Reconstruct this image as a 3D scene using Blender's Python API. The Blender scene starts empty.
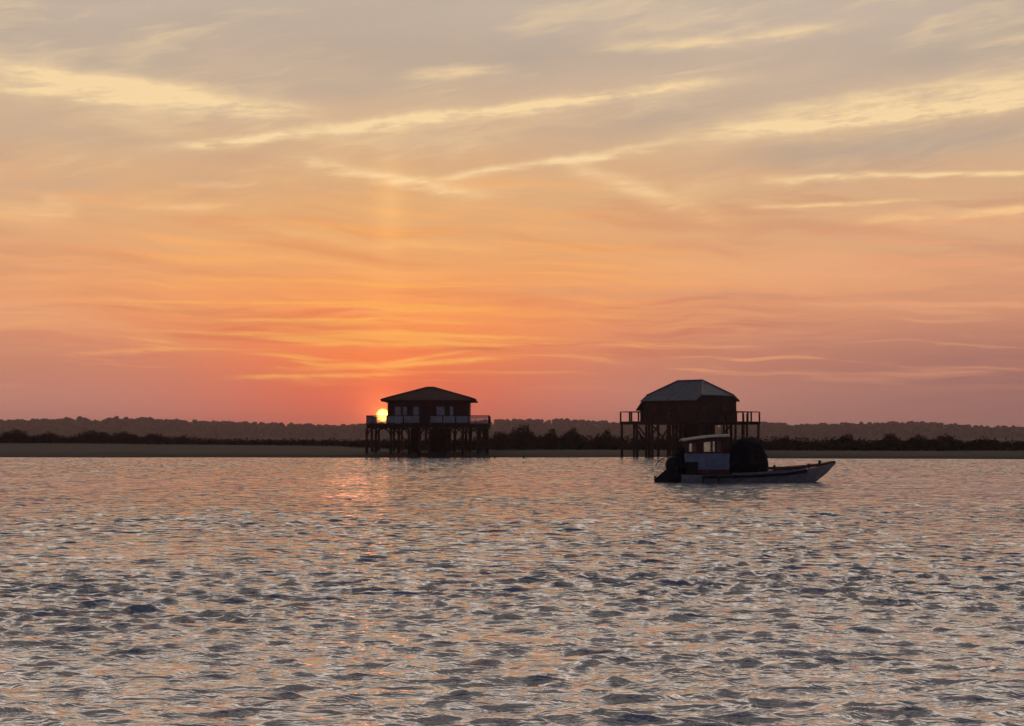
import bpy, bmesh, math, random
import numpy as np
from mathutils import Vector, Matrix, noise as mnoise

random.seed(7)
rng = np.random.default_rng(11)
scene = bpy.context.scene
COL = scene.collection
R = math.radians

# ------------------------------------------------------------------ camera
F = 1540.0            # focal length in pixels of a 1024 wide frame
CAM_H = 2.5
PITCH = math.atan(75.0 / F)
cam_d = bpy.data.cameras.new("camera")
cam = bpy.data.objects.new("camera", cam_d)
COL.objects.link(cam)
cam_d.sensor_width = 36.0
cam_d.lens = 36.0 * F / 1024.0
cam_d.clip_start = 0.2
cam_d.clip_end = 20000
cam.location = (0, 0, CAM_H)
cam.rotation_euler = (math.pi / 2 + PITCH, 0, 0)
scene.camera = cam


def ray(px, py):
    a, b = (px - 512.0) / F, (363.0 - py) / F
    c, s = math.cos(PITCH), math.sin(PITCH)
    return (a, c - b * s, s + b * c)


def at(px, py, d):
    """the point seen at a picture position, d metres out from the shore we stand on"""
    x, y, z = ray(px, py)
    return Vector((x / y * d, d, CAM_H + z / y * d))


def azel(px, py):
    x, y, z = ray(px, py)
    return math.atan2(x, y), math.atan2(z, math.hypot(x, y))


# ------------------------------------------------------------------ colour helpers
def lin(c):
    out = []
    for v in c:
        v = v / 255.0
        out.append(v / 12.92 if v <= 0.04045 else ((v + 0.055) / 1.055) ** 2.4)
    return tuple(out)


def rgba(c):
    return (c[0], c[1], c[2], 1.0)


# ------------------------------------------------------------------ small node language
class S:
    tree = None

    def __init__(self, sock):
        self.s = sock

    @staticmethod
    def m(op, *a, clamp=False):
        n = S.tree.nodes.new("ShaderNodeMath")
        n.operation = op
        n.use_clamp = clamp
        for i, v in enumerate(a):
            if isinstance(v, S):
                S.tree.links.new(v.s, n.inputs[i])
            else:
                n.inputs[i].default_value = v
        return S(n.outputs[0])

    def __add__(a, b): return S.m('ADD', a, b)
    __radd__ = __add__
    def __sub__(a, b): return S.m('SUBTRACT', a, b)
    def __rsub__(a, b): return S.m('SUBTRACT', b, a)
    def __mul__(a, b): return S.m('MULTIPLY', a, b)
    __rmul__ = __mul__
    def __truediv__(a, b): return S.m('DIVIDE', a, b)
    def __neg__(a): return S.m('MULTIPLY', a, -1.0)


def smooth(x, lo, hi):
    n = S.tree.nodes.new("ShaderNodeMapRange")
    n.interpolation_type = 'SMOOTHSTEP'
    S.tree.links.new(x.s, n.inputs[0])
    n.inputs[1].default_value, n.inputs[2].default_value = lo, hi
    n.inputs[3].default_value, n.inputs[4].default_value = 0.0, 1.0
    return S(n.outputs[0])


def gauss(x):
    return S.m('EXPONENT', -(x * x))


def vec(x, y, z=0.0):
    n = S.tree.nodes.new("ShaderNodeCombineXYZ")
    for i, v in enumerate((x, y, z)):
        if isinstance(v, S):
            S.tree.links.new(v.s, n.inputs[i])
        else:
            n.inputs[i].default_value = v
    return S(n.outputs[0])


def noise(v, scale=1.0, detail=4.0, rough=0.5, dist=0.0, dims='3D'):
    n = S.tree.nodes.new("ShaderNodeTexNoise")
    n.noise_dimensions = dims
    S.tree.links.new(v.s, n.inputs['Vector'])
    n.inputs['Scale'].default_value = scale
    n.inputs['Detail'].default_value = detail
    n.inputs['Roughness'].default_value = rough
    n.inputs['Distortion'].default_value = dist
    return S(n.outputs['Fac'])


def ramp(x, stops):
    n = S.tree.nodes.new("ShaderNodeValToRGB")
    S.tree.links.new(x.s, n.inputs[0])
    cr = n.color_ramp
    while len(cr.elements) < len(stops):
        cr.elements.new(0.5)
    for e, (p, c) in zip(cr.elements, sorted(stops)):
        e.position = p
        e.color = rgba(c)
    return S(n.outputs[0])


def cmix(fac, a, b, mode='MIX'):
    n = S.tree.nodes.new("ShaderNodeMixRGB")
    n.blend_type = mode
    for i, v in enumerate((fac, a, b)):
        if isinstance(v, S):
            S.tree.links.new(v.s, n.inputs[i])
        elif i == 0:
            n.inputs[0].default_value = v
        else:
            n.inputs[i].default_value = rgba(v)
    return S(n.outputs[0])


# ------------------------------------------------------------------ the sky
SUN_AZ, SUN_EL = azel(382.8, 415.3)
SUN_DIR = Vector((math.sin(SUN_AZ) * math.cos(SUN_EL), math.cos(SUN_AZ) * math.cos(SUN_EL), math.sin(SUN_EL)))


def build_sky():
    w = bpy.data.worlds.new("World")
    scene.world = w
    w.use_nodes = True
    nt = w.node_tree
    nt.nodes.clear()
    S.tree = nt
    out = nt.nodes.new("ShaderNodeOutputWorld")
    bg = nt.nodes.new("ShaderNodeBackground")
    nt.links.new(bg.outputs[0], out.inputs[0])
    tc = nt.nodes.new("ShaderNodeTexCoord")
    sep = nt.nodes.new("ShaderNodeSeparateXYZ")
    nt.links.new(tc.outputs['Generated'], sep.inputs[0])
    x, y, z = (S(sep.outputs[i]) for i in range(3))
    az = S.m('ARCTAN2', x, y)
    el = S.m('ARCSINE', z)
    dz = az - SUN_AZ

    def e(py):
        return (438.0 - py) / F / 1.6

    T = el / 1.6
    up = [(0.33 / 1.6, (1.22, 0.95, 0.73)), (0.40 / 1.6, (1.15, 0.93, 0.75)), (0.49 / 1.6, (0.46, 0.39, 0.36)), (0.61 / 1.6, (0.095, 0.088, 0.098)), (0.95 / 1.6, lin((56, 57, 70))), (1.0, lin((56, 62, 82)))]
    centre = ramp(T, [(e(436), lin((205, 84, 62))), (e(412), lin((224, 92, 60))), (e(385), lin((232, 100, 54))),
                      (e(360), lin((246, 116, 46))), (e(335), lin((252, 136, 52))), (e(300), lin((250, 153, 74))),
                      (e(260), lin((238, 162, 92))), (e(200), lin((226, 170, 112))), (e(120), lin((212, 177, 140))),
                      (e(50), lin((194, 172, 152))), (e(0), lin((194, 176, 160)))] + up)
    side = ramp(T, [(e(436), lin((176, 116, 106))), (e(400), lin((194, 129, 112))), (e(370), lin((200, 129, 103))),
                    (e(335), lin((214, 140, 104))), (e(300), lin((226, 155, 109))), (e(260), lin((223, 163, 117))),
                    (e(200), lin((215, 170, 128))), (e(120), lin((206, 176, 145))), (e(50), lin((199, 177, 157))),
                    (e(0), lin((196, 177, 160)))] + up)
    wsun = gauss(dz / (smooth(el, 0.045, 0.11) * 0.10 + 0.125))
    base = cmix(wsun, side, centre)
    # right of the sun a little more mauve low down
    mauve = smooth(dz, 0.12, 0.42) * (1.0 - smooth(el, 0.03, 0.10))
    base = cmix(mauve * 0.9, base, lin((156, 106, 99)))

    # shared warps
    def n2(u, v, detail=4.0, rough=0.55):
        return noise(vec(u, v), 1.0, detail, rough, 0.0, '2D')
    wob = n2(az * 9.0 + 3.0, el * 26.0, 2.0) - 0.5                      # slow bend of the bands
    fine = n2(az * 26.0 + el * 30.0, el * 170.0 - az * 16.0, 4.0, 0.62)   # ragged fibres
    blot = n2(az * 13.0, el * 34.0 + 9.0, 4.0, 0.6)

    # thin low bands, level, around and above the sun
    lowz = smooth(el, 0.024, 0.055) * (1.0 - smooth(el, 0.10, 0.17))
    b1 = n2(az * 6.0 + wob * 0.5, el * 135.0 + az * 5.0 + wob * 1.6 + 11.0)
    b2 = n2(az * 4.5 - 3.0, el * 74.0 - az * 3.0 + wob * 1.2 + 23.0)
    bright_low = smooth(b1, 0.50, 0.70) * lowz
    dark_low = smooth(b2, 0.50, 0.70) * smooth(el, 0.02, 0.06) * (1.0 - smooth(el, 0.07, 0.125))

    # high veil: broad slanting sheets of grey and peach
    hz = smooth(el, 0.10, 0.18)
    h1 = n2(az * 4.2 + el * 3.0 + 5.0, el * 22.0 - az * 3.0 + wob * 0.8)
    h2 = n2(az * 7.0 + 17.0, el * 46.0 - az * 8.0 + wob * 1.4 + fine * 0.5)

    near = gauss(dz / 0.20)
    lit_low = cmix(near, lin((230, 156, 112)), lin((255, 172, 66)))
    lit_high = cmix(smooth(el, 0.10, 0.19), lin((248, 184, 110)), lin((250, 216, 160)))
    grey_high = cmix(smooth(el, 0.12, 0.24), lin((200, 150, 116)), lin((184, 167, 150)))
    dusk_low = cmix(near, lin((180, 116, 102)), lin((226, 104, 54)))

    c = cmix(dark_low * 0.6, base, dusk_low)
    c = cmix(bright_low * 0.78, c, lit_low)
    c = cmix(smooth(h1, 0.42, 0.72) * hz * 0.6, c, grey_high)
    c = cmix(smooth(h2, 0.50, 0.78) * hz * 0.32, c, lit_high)

    mid = smooth(el, 0.045, 0.08) * (1.0 - smooth(el, 0.15, 0.19))
    b3 = n2(az * 4.4 + 31.0, el * 52.0 + az * 4.0 + wob * 1.0)
    c = cmix(smooth(b3, 0.50, 0.70) * mid * 0.40, c, cmix(near, lin((236, 172, 124)), lin((255, 178, 92))))
    c = cmix((1.0 - smooth(b3, 0.30, 0.50)) * mid * 0.40, c, cmix(near, lin((196, 134, 108)), lin((226, 132, 72))))

    h3 = n2(az * 15.0 + el * 9.0 + 3.0, el * 210.0 - az * 44.0 + wob * 2.0, 4.0, 0.6)
    c = cmix(smooth(h3, 0.50, 0.72) * smooth(h2, 0.40, 0.62) * hz * 0.14, c, lit_high)

    # single cirrus bands: (from, to, half width in px, strength)
    bands = [((-60, 56), (290, 114), 13, .95), ((-60, 84), (180, 100), 9, .6), ((20, 66), (230, 92), 6, .5), ((150, 150), (430, 118), 6, 1.1), ((330, 128), (740, 78), 7, 1.05),
             ((410, 116), (640, 92), 3.0, .6), ((285, 157), (490, 194), 7, .95), ((400, 182), (680, 139), 4.5, .85), ((180, 100), (330, 112), 8, .4),
             ((560, 160), (740, 226), 10, .6), ((690, 136), (1100, 80), 13, 1.1), ((740, 130), (1100, 94), 5, .8), ((740, 112), (1100, 64), 7, .5), ((960, 50), (1100, 24), 6, .4),
             ((760, 181), (880, 174), 4.6, 1.0), ((820, 176), (1100, 170), 2.8, 1.0), ((850, 224), (1100, 206), 4.6, 1.2), ((745, 208), (960, 198), 2.4, .8),
             ((590, 48), (860, 24), 7, .6), ((-60, 214), (80, 216), 12, .5), ((40, 200), (76, 214), 12, .45), ((130, 206), (230, 208), 4, .45), ((400, 76), (515, 70), 6, .5),
             ((380, 238), (520, 250), 5, .45), ((260, 232), (430, 246), 7, .35),
             ((60, 300), (400, 303), 1.6, .95), ((200, 320), (440, 318), 1.8, .8), ((70, 355), (190, 348), 2.6, .8), ((-60, 326), (90, 322), 3, .6),
             ((235, 378), (410, 373), 2.4, .95), ((290, 369), (530, 356), 3.2, .95), ((290, 343), (480, 344), 2.4, .9), ((330, 331), (570, 338), 2.0, .8),
             ((-60, 278), (120, 276), 4, .6), ((380, 362), (470, 350), 2.0, .8), ((420, 312), (700, 318), 3, .35), ((120, 330), (300, 333), 2.0, .5), ((560, 262), (1000, 282), 6, .35)]
    darks = [((870, 70), (1110, 18), 11, .8), ((730, 158), (1110, 126), 15, .7), ((240, 46), (580, 60), 22, .5), ((170, 114), (430, 82), 12, .45),
             ((-60, 120), (230, 152), 16, .35), ((480, 60), (720, 40), 16, .45), ((590, 132), (760, 112), 14, .45), ((-60, 186), (120, 180), 12, .35), ((120, 20), (420, 10), 14, .35),
             ((330, 338), (520, 350), 2.0, .8), ((380, 352), (640, 340), 1.6, .55), ((110, 309), (300, 313), 3, .4), ((480, 292), (900, 296), 5, .35)]
    ragged = n2(az * 60.0, el * 60.0 + 40.0, 3.0, 0.6) - 0.5
    warp_e = wob * 0.009 + (fine - 0.5) * 0.004 + ragged * 0.0035
    q = vec(az, el, 1.0)
    qw = vec(az, el + warp_e, 1.0)
    qs = vec(az, el + warp_e * 0.35, 1.0)

    def dot(v, k):
        n = nt.nodes.new("ShaderNodeVectorMath")
        n.operation = 'DOT_PRODUCT'
        nt.links.new(v.s, n.inputs[0])
        n.inputs[1].default_value = k
        return S(n.outputs['Value'])

    def band_sum(lst):
        tot = S.m('MULTIPLY', az, 0.0)
        for (p0, p1, wd, st) in lst:
            a0, e0 = azel(*p0)
            a1, e1 = azel(*p1)
            L = math.hypot(a1 - a0, e1 - e0)
            ux, uy = (a1 - a0) / L, (e1 - e0) / L
            s = dot(q, (2 * ux / L, 2 * uy / L, -2 * (a0 * ux + e0 * uy) / L - 1.0))
            kf = F / wd * 1.15
            t = dot(qw if wd > 3.5 else qs, (-uy * kf, ux * kf, (a0 * uy - e0 * ux) * kf))
            s2 = s * s
            ex = S.m('MULTIPLY_ADD', t, t, s2 * s2 * 1.6)
            tot = S.m('MULTIPLY_ADD', S.m('POWER', 0.3679, ex), st, tot)
        return tot

    tex = smooth(blot, 0.24, 0.60) * 0.55 + smooth(fine, 0.28, 0.68) * 0.75
    dk = S.m('MINIMUM', band_sum(darks) * (0.5 + blot), 0.9)
    low_grey = cmix(smooth(el, 0.07, 0.11), lin((214, 104, 60)), lin((178, 161, 145)))
    c = cmix(dk * 0.7, c, low_grey)
    lt = S.m('MINIMUM', band_sum(bands) * tex, 0.92)
    lit = cmix(smooth(el, 0.09, 0.15), lit_low, lit_high)
    c = cmix(lt, c, lit)

    hs = nt.nodes.new("ShaderNodeHueSaturation")
    hs.inputs['Saturation'].default_value = 0.95
    nt.links.new(c.s, hs.inputs['Color'])
    c = S(hs.outputs[0])

    # sun pillar, aureole and the sun's own disc, dimmed by the haze it sets in
    paz, pel = azel(390, 204)
    pil = gauss((az - paz) / 0.010) * gauss((el - pel) / 0.030)
    pil2 = gauss((az - SUN_AZ) / 0.013) * gauss((el - 0.075) / 0.05)
    c = cmix(1.0, c, cmix(pil * 0.22 + pil2 * 0.05, (0, 0, 0), (0.45, 0.26, 0.05)), 'ADD')
    dist = S.m('SQRT', dz * dz + (el - SUN_EL) * (el - SUN_EL))
    halo = S.m('EXPONENT', dist * (-1.0 / 0.016))
    halo2 = S.m('EXPONENT', dist * (-1.0 / 0.0068))
    c = cmix(1.0, c, cmix(halo, (0, 0, 0), (0.42, 0.05, 0.0)), 'ADD')
    c = cmix(1.0, c, cmix(S.m('MINIMUM', halo2, 1.0), (0, 0, 0), (0.9, 0.26, 0.02)), 'ADD')

    # away from the sunset the sky is a dull blue grey dusk
    back = smooth(S.m('ABSOLUTE', dz), 0.55, 1.9)
    dusk = ramp(T, [(0.0, lin((66, 60, 70))), (0.15, lin((68, 68, 84))), (0.4, lin((60, 66, 84))), (1.0, lin((46, 54, 74)))])
    c = cmix(back, c, dusk)
    c = cmix(smooth(dist, 0.0016, 0.0050), (6.5, 4.3, 0.85), c)

    # thin share of the clear-air sky behind the cloud
    sky = nt.nodes.new("ShaderNodeTexSky")
    sky.sky_type = 'NISHITA'
    sky.sun_disc = False
    sky.sun_elevation = SUN_EL
    sky.sun_rotation = SUN_AZ
    sky.air_density = 1.5
    sky.dust_density = 3.0
    bg2 = nt.nodes.new("ShaderNodeBackground")
    nt.links.new(sky.outputs[0], bg2.inputs[0])
    bg2.inputs[1].default_value = 0.004
    nt.links.new(c.s, bg.inputs[0])
    bg.inputs[1].default_value = 1.0
    add = nt.nodes.new("ShaderNodeAddShader")
    nt.links.new(bg.outputs[0], add.inputs[0])
    nt.links.new(bg2.outputs[0], add.inputs[1])
    nt.links.new(add.outputs[0], out.inputs[0])
    w.cycles.sampling_method = 'MANUAL'
    w.cycles.sample_map_resolution = 1024


build_sky()

sun_d = bpy.data.lights.new("sun", 'SUN')
sun_d.energy = 0.018
sun_d.angle = R(4.5)
sun_d.color = (1.0, 0.36, 0.20)
sun = bpy.data.objects.new("sun", sun_d)
COL.objects.link(sun)
sun.rotation_euler = (-SUN_DIR).to_track_quat('-Z', 'Y').to_euler()

# ------------------------------------------------------------------ materials
def material(name, base, rough=0.7, var=0.25, scale=6.0, metallic=0.0, bump=0.0, stretch=(1, 1, 1), spec=0.3):
    m = bpy.data.materials.new(name)
    m.use_nodes = True
    nt = m.node_tree
    S.tree = nt
    b = nt.nodes["Principled BSDF"]
    tc = nt.nodes.new("ShaderNodeTexCoord")
    mp = nt.nodes.new("ShaderNodeMapping")
    mp.inputs['Scale'].default_value = stretch
    nt.links.new(tc.outputs['Object'], mp.inputs[0])
    n = noise(S(mp.outputs[0]), scale, 5.0, 0.6)
    lo = tuple(v * (1 - var) for v in base)
    hi = tuple(min(1.0, v * (1 + var)) for v in base)
    nt.links.new(cmix(smooth(n, 0.3, 0.7), lo, hi).s, b.inputs['Base Color'])
    b.inputs['Roughness'].default_value = rough
    b.inputs['Metallic'].default_value = metallic
    b.inputs['Specular IOR Level'].default_value = spec
    if bump:
        bp = nt.nodes.new("ShaderNodeBump")
        bp.inputs['Strength'].default_value = bump
        bp.inputs['Distance'].default_value = 0.03
        nt.links.new(n.s, bp.inputs['Height'])
        nt.links.new(bp.outputs[0], b.inputs['Normal'])
    return m


M = {
    'wall_red': material("red_brown_boards", (0.125, 0.036, 0.030), 0.8, 0.3, 3.0, bump=0.4, stretch=(1, 1, 6)),
    'wall_dark': material("tarred_boards", (0.075, 0.032, 0.028), 0.8, 0.35, 3.0, bump=0.4, stretch=(4, 4, 0.6)),
    'timber': material("weathered_timber", (0.058, 0.030, 0.024), 0.85, 0.35, 5.0, bump=0.4),
    'tile': material("old_roof_tiles", (0.085, 0.036, 0.03), 0.85, 0.4, 4.0, bump=0.6),
    'zinc': material("grey_metal_sheet", (0.16, 0.185, 0.25), 0.5, 0.14, 1.2, metallic=0.3, spec=0.5),
    'white': material("faded_white_paint", (0.52, 0.49, 0.53), 0.6, 0.14, 5.0),
    'glass_dark': material("dark_window_glass", (0.02, 0.02, 0.025), 0.12, 0.2, 3.0, spec=0.5),
    'hull': material("grey_white_hull_paint", (0.38, 0.355, 0.37), 0.55, 0.2, 3.0),
    'blue_white': material("pale_blue_paint", (0.28, 0.33, 0.43), 0.55, 0.18, 4.0),
    'red_paint': material("dark_red_paint", (0.13, 0.04, 0.036), 0.55, 0.25, 4.0),
    'black': material("black_rubber", (0.02, 0.02, 0.024), 0.55, 0.3, 6.0),
    'engine': material("black_engine_paint", (0.018, 0.018, 0.022), 0.35, 0.2, 6.0),
    'steel': material("dull_steel", (0.30, 0.30, 0.32), 0.4, 0.2, 8.0, metallic=0.8),
    'net': material("dark_heaped_nets", (0.022, 0.022, 0.028), 0.95, 0.45, 14.0, bump=1.0),
    'cabin_roof': material("weathered_roof_paint", (0.32, 0.28, 0.27), 0.6, 0.2, 5.0),
    'deck_paint': material("boat_deck_paint", (0.30, 0.29, 0.28), 0.7, 0.2, 6.0),
    'leaf': material("dull_shore_leaves", (0.036, 0.030, 0.023), 0.85, 0.4, 0.8, spec=0.05),
    'pine': material("far_pine_leaves", (0.022, 0.020, 0.016), 0.95, 0.3, 0.05, spec=0.0),
}


def pane_material(name, lo, hi):
    m = bpy.data.materials.new(name)
    m.use_nodes = True
    nt = m.node_tree
    nt.nodes.clear()
    S.tree = nt
    out = nt.nodes.new("ShaderNodeOutputMaterial")
    tr = nt.nodes.new("ShaderNodeBsdfTranslucent")
    tr.inputs[0].default_value = (0.85, 0.82, 0.78, 1)
    tp = nt.nodes.new("ShaderNodeBsdfTransparent")
    gl = nt.nodes.new("ShaderNodeBsdfGlossy")
    gl.inputs['Roughness'].default_value = 0.1
    tc = nt.nodes.new("ShaderNodeTexCoord")
    n = noise(S(tc.outputs['Object']), 5.0, 4.0, 0.6)
    m1 = nt.nodes.new("ShaderNodeMixShader")
    nt.links.new((smooth(n, 0.25, 0.6) * (hi - lo) + lo).s, m1.inputs[0])
    nt.links.new(tp.outputs[0], m1.inputs[1])
    nt.links.new(tr.outputs[0], m1.inputs[2])
    m2 = nt.nodes.new("ShaderNodeMixShader")
    m2.inputs[0].default_value = 0.06
    nt.links.new(m1.outputs[0], m2.inputs[1])
    nt.links.new(gl.outputs[0], m2.inputs[2])
    nt.links.new(m2.outputs[0], out.inputs[0])
    return m


M['pane'] = pane_material("salt_frosted_pane", 0.75, 1.0)
M['clear'] = pane_material("clear_pane", 0.0, 0.12)


def water_material():
    m = bpy.data.materials.new("bay_water")
    m.use_nodes = True
    nt = m.node_tree
    S.tree = nt
    b = nt.nodes["Principled BSDF"]
    b.inputs['Base Color'].default_value = (0.012, 0.018, 0.026, 1)
    b.inputs['Roughness'].default_value = 0.07
    b.inputs['IOR'].default_value = 1.45
    b.inputs['Specular IOR Level'].default_value = 0.5
    geo = nt.nodes.new("ShaderNodeNewGeometry")
    mp = nt.nodes.new("ShaderNodeMapping")
    mp.inputs['Scale'].default_value = (0.36, 1.0, 1.0)
    nt.links.new(geo.outputs['Position'], mp.inputs[0])
    p = S(mp.outputs[0])
    n1 = noise(p, 5.0, 3.0, 0.6, 0.6)
    n2 = noise(p, 1.5, 3.0, 0.6, 0.5)
    at_ = nt.nodes.new("ShaderNodeAttribute")
    at_.attribute_name = "chop"
    chop = S(at_.outputs['Fac'])
    at2 = nt.nodes.new("ShaderNodeAttribute")
    at2.attribute_name = "ripple"
    h = (n1 * 0.07 + n2 * 0.03) * chop + noise(p, 2.6, 2.0, 0.55, 0.4) * 0.60 * S(at2.outputs['Fac'])
    bp = nt.nodes.new("ShaderNodeBump")
    bp.inputs['Strength'].default_value = 1.0
    bp.inputs['Distance'].default_value = 1.0
    nt.links.new(h.s, bp.inputs['Height'])
    nt.links.new(bp.outputs[0], b.inputs['Normal'])
    gl = nt.nodes.new("ShaderNodeBsdfGlossy")
    gl.inputs['Color'].default_value = (0.90, 0.93, 1.0, 1)
    gl.inputs['Roughness'].default_value = 0.09
    nt.links.new(bp.outputs[0], gl.inputs['Normal'])
    mx = nt.nodes.new("ShaderNodeMixShader")
    mx.inputs[0].default_value = 0.60
    nt.links.new(b.outputs[0], mx.inputs[1])
    nt.links.new(gl.outputs[0], mx.inputs[2])
    nt.links.new(mx.outputs[0], nt.nodes["Material Output"].inputs['Surface'])
    return m


def ground_material():
    m = bpy.data.materials.new("beach_sand_and_heath")
    m.use_nodes = True
    nt = m.node_tree
    S.tree = nt
    b = nt.nodes["Principled BSDF"]
    geo = nt.nodes.new("ShaderNodeNewGeometry")
    sep = nt.nodes.new("ShaderNodeSeparateXYZ")
    nt.links.new(geo.outputs['Position'], sep.inputs[0])
    x, y, z = (S(sep.outputs[i]) for i in range(3))
    n = noise(vec(x * 0.05, y * 0.35, z), 1.0, 5.0, 0.6)
    n2 = noise(vec(x * 0.5, y * 1.5, z), 1.0, 4.0, 0.6)
    dry = cmix(n2, (0.032, 0.030, 0.031), (0.072, 0.066, 0.066))
    wet = cmix(n2, (0.035, 0.030, 0.029), (0.055, 0.048, 0.046))
    c = cmix(smooth(z + (n - 0.5) * 0.25, 0.16, 0.34), wet, dry)
    weed = smooth(n, 0.60, 0.68) * smooth(z, 0.25, 0.5) * 0.7        # lines of drift weed
    c = cmix(weed, c, (0.06, 0.05, 0.04))
    c = cmix(smooth(y + (n - 0.5) * 30.0, 306.0, 322.0), c, (0.055, 0.055, 0.032))
    nt.links.new(c.s, b.inputs['Base Color'])
    b.inputs['Roughness'].default_value = 0.85
    b.inputs['Specular IOR Level'].default_value = 0.2
    return m


# ------------------------------------------------------------------ mesh helpers
class MB:
    def __init__(self):
        self.bm = bmesh.new()

    def box(self, c, s, rz=0.0, ry=0.0, bev=0.0):
        mat = Matrix.Translation(c) @ Matrix.Rotation(rz, 4, 'Z') @ Matrix.Rotation(ry, 4, 'Y') @ Matrix.Diagonal((s[0], s[1], s[2], 1))
        g = bmesh.ops.create_cube(self.bm, size=1.0, matrix=mat)
        if bev:
            es = list({ed for v in g['verts'] for ed in v.link_edges})
            bmesh.ops.bevel(self.bm, geom=es, offset=bev, segments=1, affect='EDGES')
        return self

    def bar(self, p0, p1, w, h=None):
        p0, p1 = Vector(p0), Vector(p1)
        h = h or w
        d = p1 - p0
        q = d.to_track_quat('Z', 'Y').to_matrix().to_4x4()
        mat = Matrix.Translation((p0 + p1) / 2) @ q @ Matrix.Diagonal((w, h, d.length, 1))
        bmesh.ops.create_cube(self.bm, size=1.0, matrix=mat)
        return self

    def tube(self, pts, r, n=8, r1=None):
        pts = [Vector(p) for p in pts]
        rings = []
        for i, p in enumerate(pts):
            d = (pts[min(i + 1, len(pts) - 1)] - pts[max(i - 1, 0)]).normalized()
            q = d.to_track_quat('Z', 'Y')
            t = i / max(1, len(pts) - 1)
            rr = r if r1 is None else r + (r1 - r) * t
            rings.append([self.bm.verts.new(p + q @ Vector((math.cos(a) * rr, math.sin(a) * rr, 0)))
                          for a in (2 * math.pi * k / n for k in range(n))])
        for a, b in zip(rings, rings[1:]):
            for k in range(n):
                self.bm.faces.new((a[k], a[(k + 1) % n], b[(k + 1) % n], b[k]))
        self.bm.faces.new(rings[0][::-1])
        self.bm.faces.new(rings[-1])
        return self

    def prism(self, poly, y0, y1):
        """a polygon of (x, z) pairs given depth from y0 to y1"""
        a = [self.bm.verts.new((x, y0, z)) for x, z in poly]
        b = [self.bm.verts.new((x, y1, z)) for x, z in poly]
        n = len(poly)
        self.bm.faces.new(a)
        self.bm.faces.new(b[::-1])
        for k in range(n):
            self.bm.faces.new((a[k], b[k], b[(k + 1) % n], a[(k + 1) % n]))
        return self

    def loft(self, sections, cap=True):
        rings = [[self.bm.verts.new(p) for p in sec] for sec in sections]
        for a, b in zip(rings, rings[1:]):
            for k in range(len(a)):
                self.bm.faces.new((a[k], a[(k + 1) % len(a)], b[(k + 1) % len(a)], b[k]))
        if cap:
            self.bm.faces.new(rings[0][::-1])
            self.bm.faces.new(rings[-1])
        return self

    def faces(self, verts, faces):
        vs = [self.bm.verts.new(v) for v in verts]
        for f in faces:
            self.bm.faces.new([vs[i] for i in f])
        return self

    def thicken(self, t):
        bmesh.ops.recalc_face_normals(self.bm, faces=self.bm.faces[:])
        bmesh.ops.solidify(self.bm, geom=self.bm.faces[:], thickness=t)
        return self

    def build(self, name, mat, parent=None, smooth_=False):
        bmesh.ops.recalc_face_normals(self.bm, faces=self.bm.faces[:])
        me = bpy.data.meshes.new(name)
        self.bm.to_mesh(me)
        self.bm.free()
        me.materials.append(mat)
        if smooth_:
            me.polygons.foreach_set("use_smooth", [True] * len(me.polygons))
        o = bpy.data.objects.new(name, me)
        COL.objects.link(o)
        if parent:
            o.parent = parent
        return o


def tag(o, label, cat, group=None):
    o['label'] = label
    o['category'] = cat
    if group:
        o['group'] = group
    return o


def thing(name, label, cat, loc, rz=0.0, group=None):
    o = bpy.data.objects.new(name, None)
    o.empty_display_size = 0.5
    COL.objects.link(o)
    o.location = loc
    o.rotation_euler = (0, 0, rz)
    return tag(o, label, cat, group)


def array_mesh(name, verts, faces, mat, smooth_=False):
    me = bpy.data.meshes.new(name)
    verts = np.asarray(verts, dtype=np.float32)
    faces = np.asarray(faces, dtype=np.int32)
    n = faces.shape[1]
    me.vertices.add(len(verts))
    me.vertices.foreach_set("co", verts.ravel())
    me.loops.add(faces.size)
    me.loops.foreach_set("vertex_index", faces.ravel())
    me.polygons.add(len(faces))
    me.polygons.foreach_set("loop_start", np.arange(0, faces.size, n, dtype=np.int32))
    me.polygons.foreach_set("loop_total", np.full(len(faces), n, dtype=np.int32))
    if smooth_:
        me.polygons.foreach_set("use_smooth", np.ones(len(faces), dtype=bool))
    me.update()
    me.validate()
    me.materials.append(mat)
    o = bpy.data.objects.new(name, me)
    COL.objects.link(o)
    return o


# ------------------------------------------------------------------ land form
SHORE_T = [(-1.2, 230), (-0.5, 205), (-0.33, 199), (-0.095, 197), (0.04, 199), (0.083, 204), (0.12, 200), (0.16, 190), (0.33, 181), (0.6, 176), (1.2, 200)]


def shore_y(x, y):
    t = np.clip(x / np.maximum(y, 30.0), -1.2, 1.2)
    return np.interp(t, [a for a, _ in SHORE_T], [b for _, b in SHORE_T])


def ground_z(x, y):
    x = np.asarray(x, dtype=np.float64)
    y = np.asarray(y, dtype=np.float64)
    s = y - shore_y(x, y) + 0.9 * np.sin(x * 0.21) + 0.6 * np.sin(x * 0.067 + 1.0)
    z = np.interp(s, [-60, -10, 0, 3, 8, 28, 45, 100, 2000], [-2.5, -0.7, -0.02, 0.30, 0.58, 0.74, 0.9, 1.5, 1.6])
    return z + np.where(s > 2, 0.05 * np.sin(x * 0.13 + y * 0.31) + 0.03 * np.sin(x * 0.41 - y * 0.77), 0)


def gz(x, y):
    return float(ground_z(np.array([x]), np.array([y]))[0])


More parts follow.
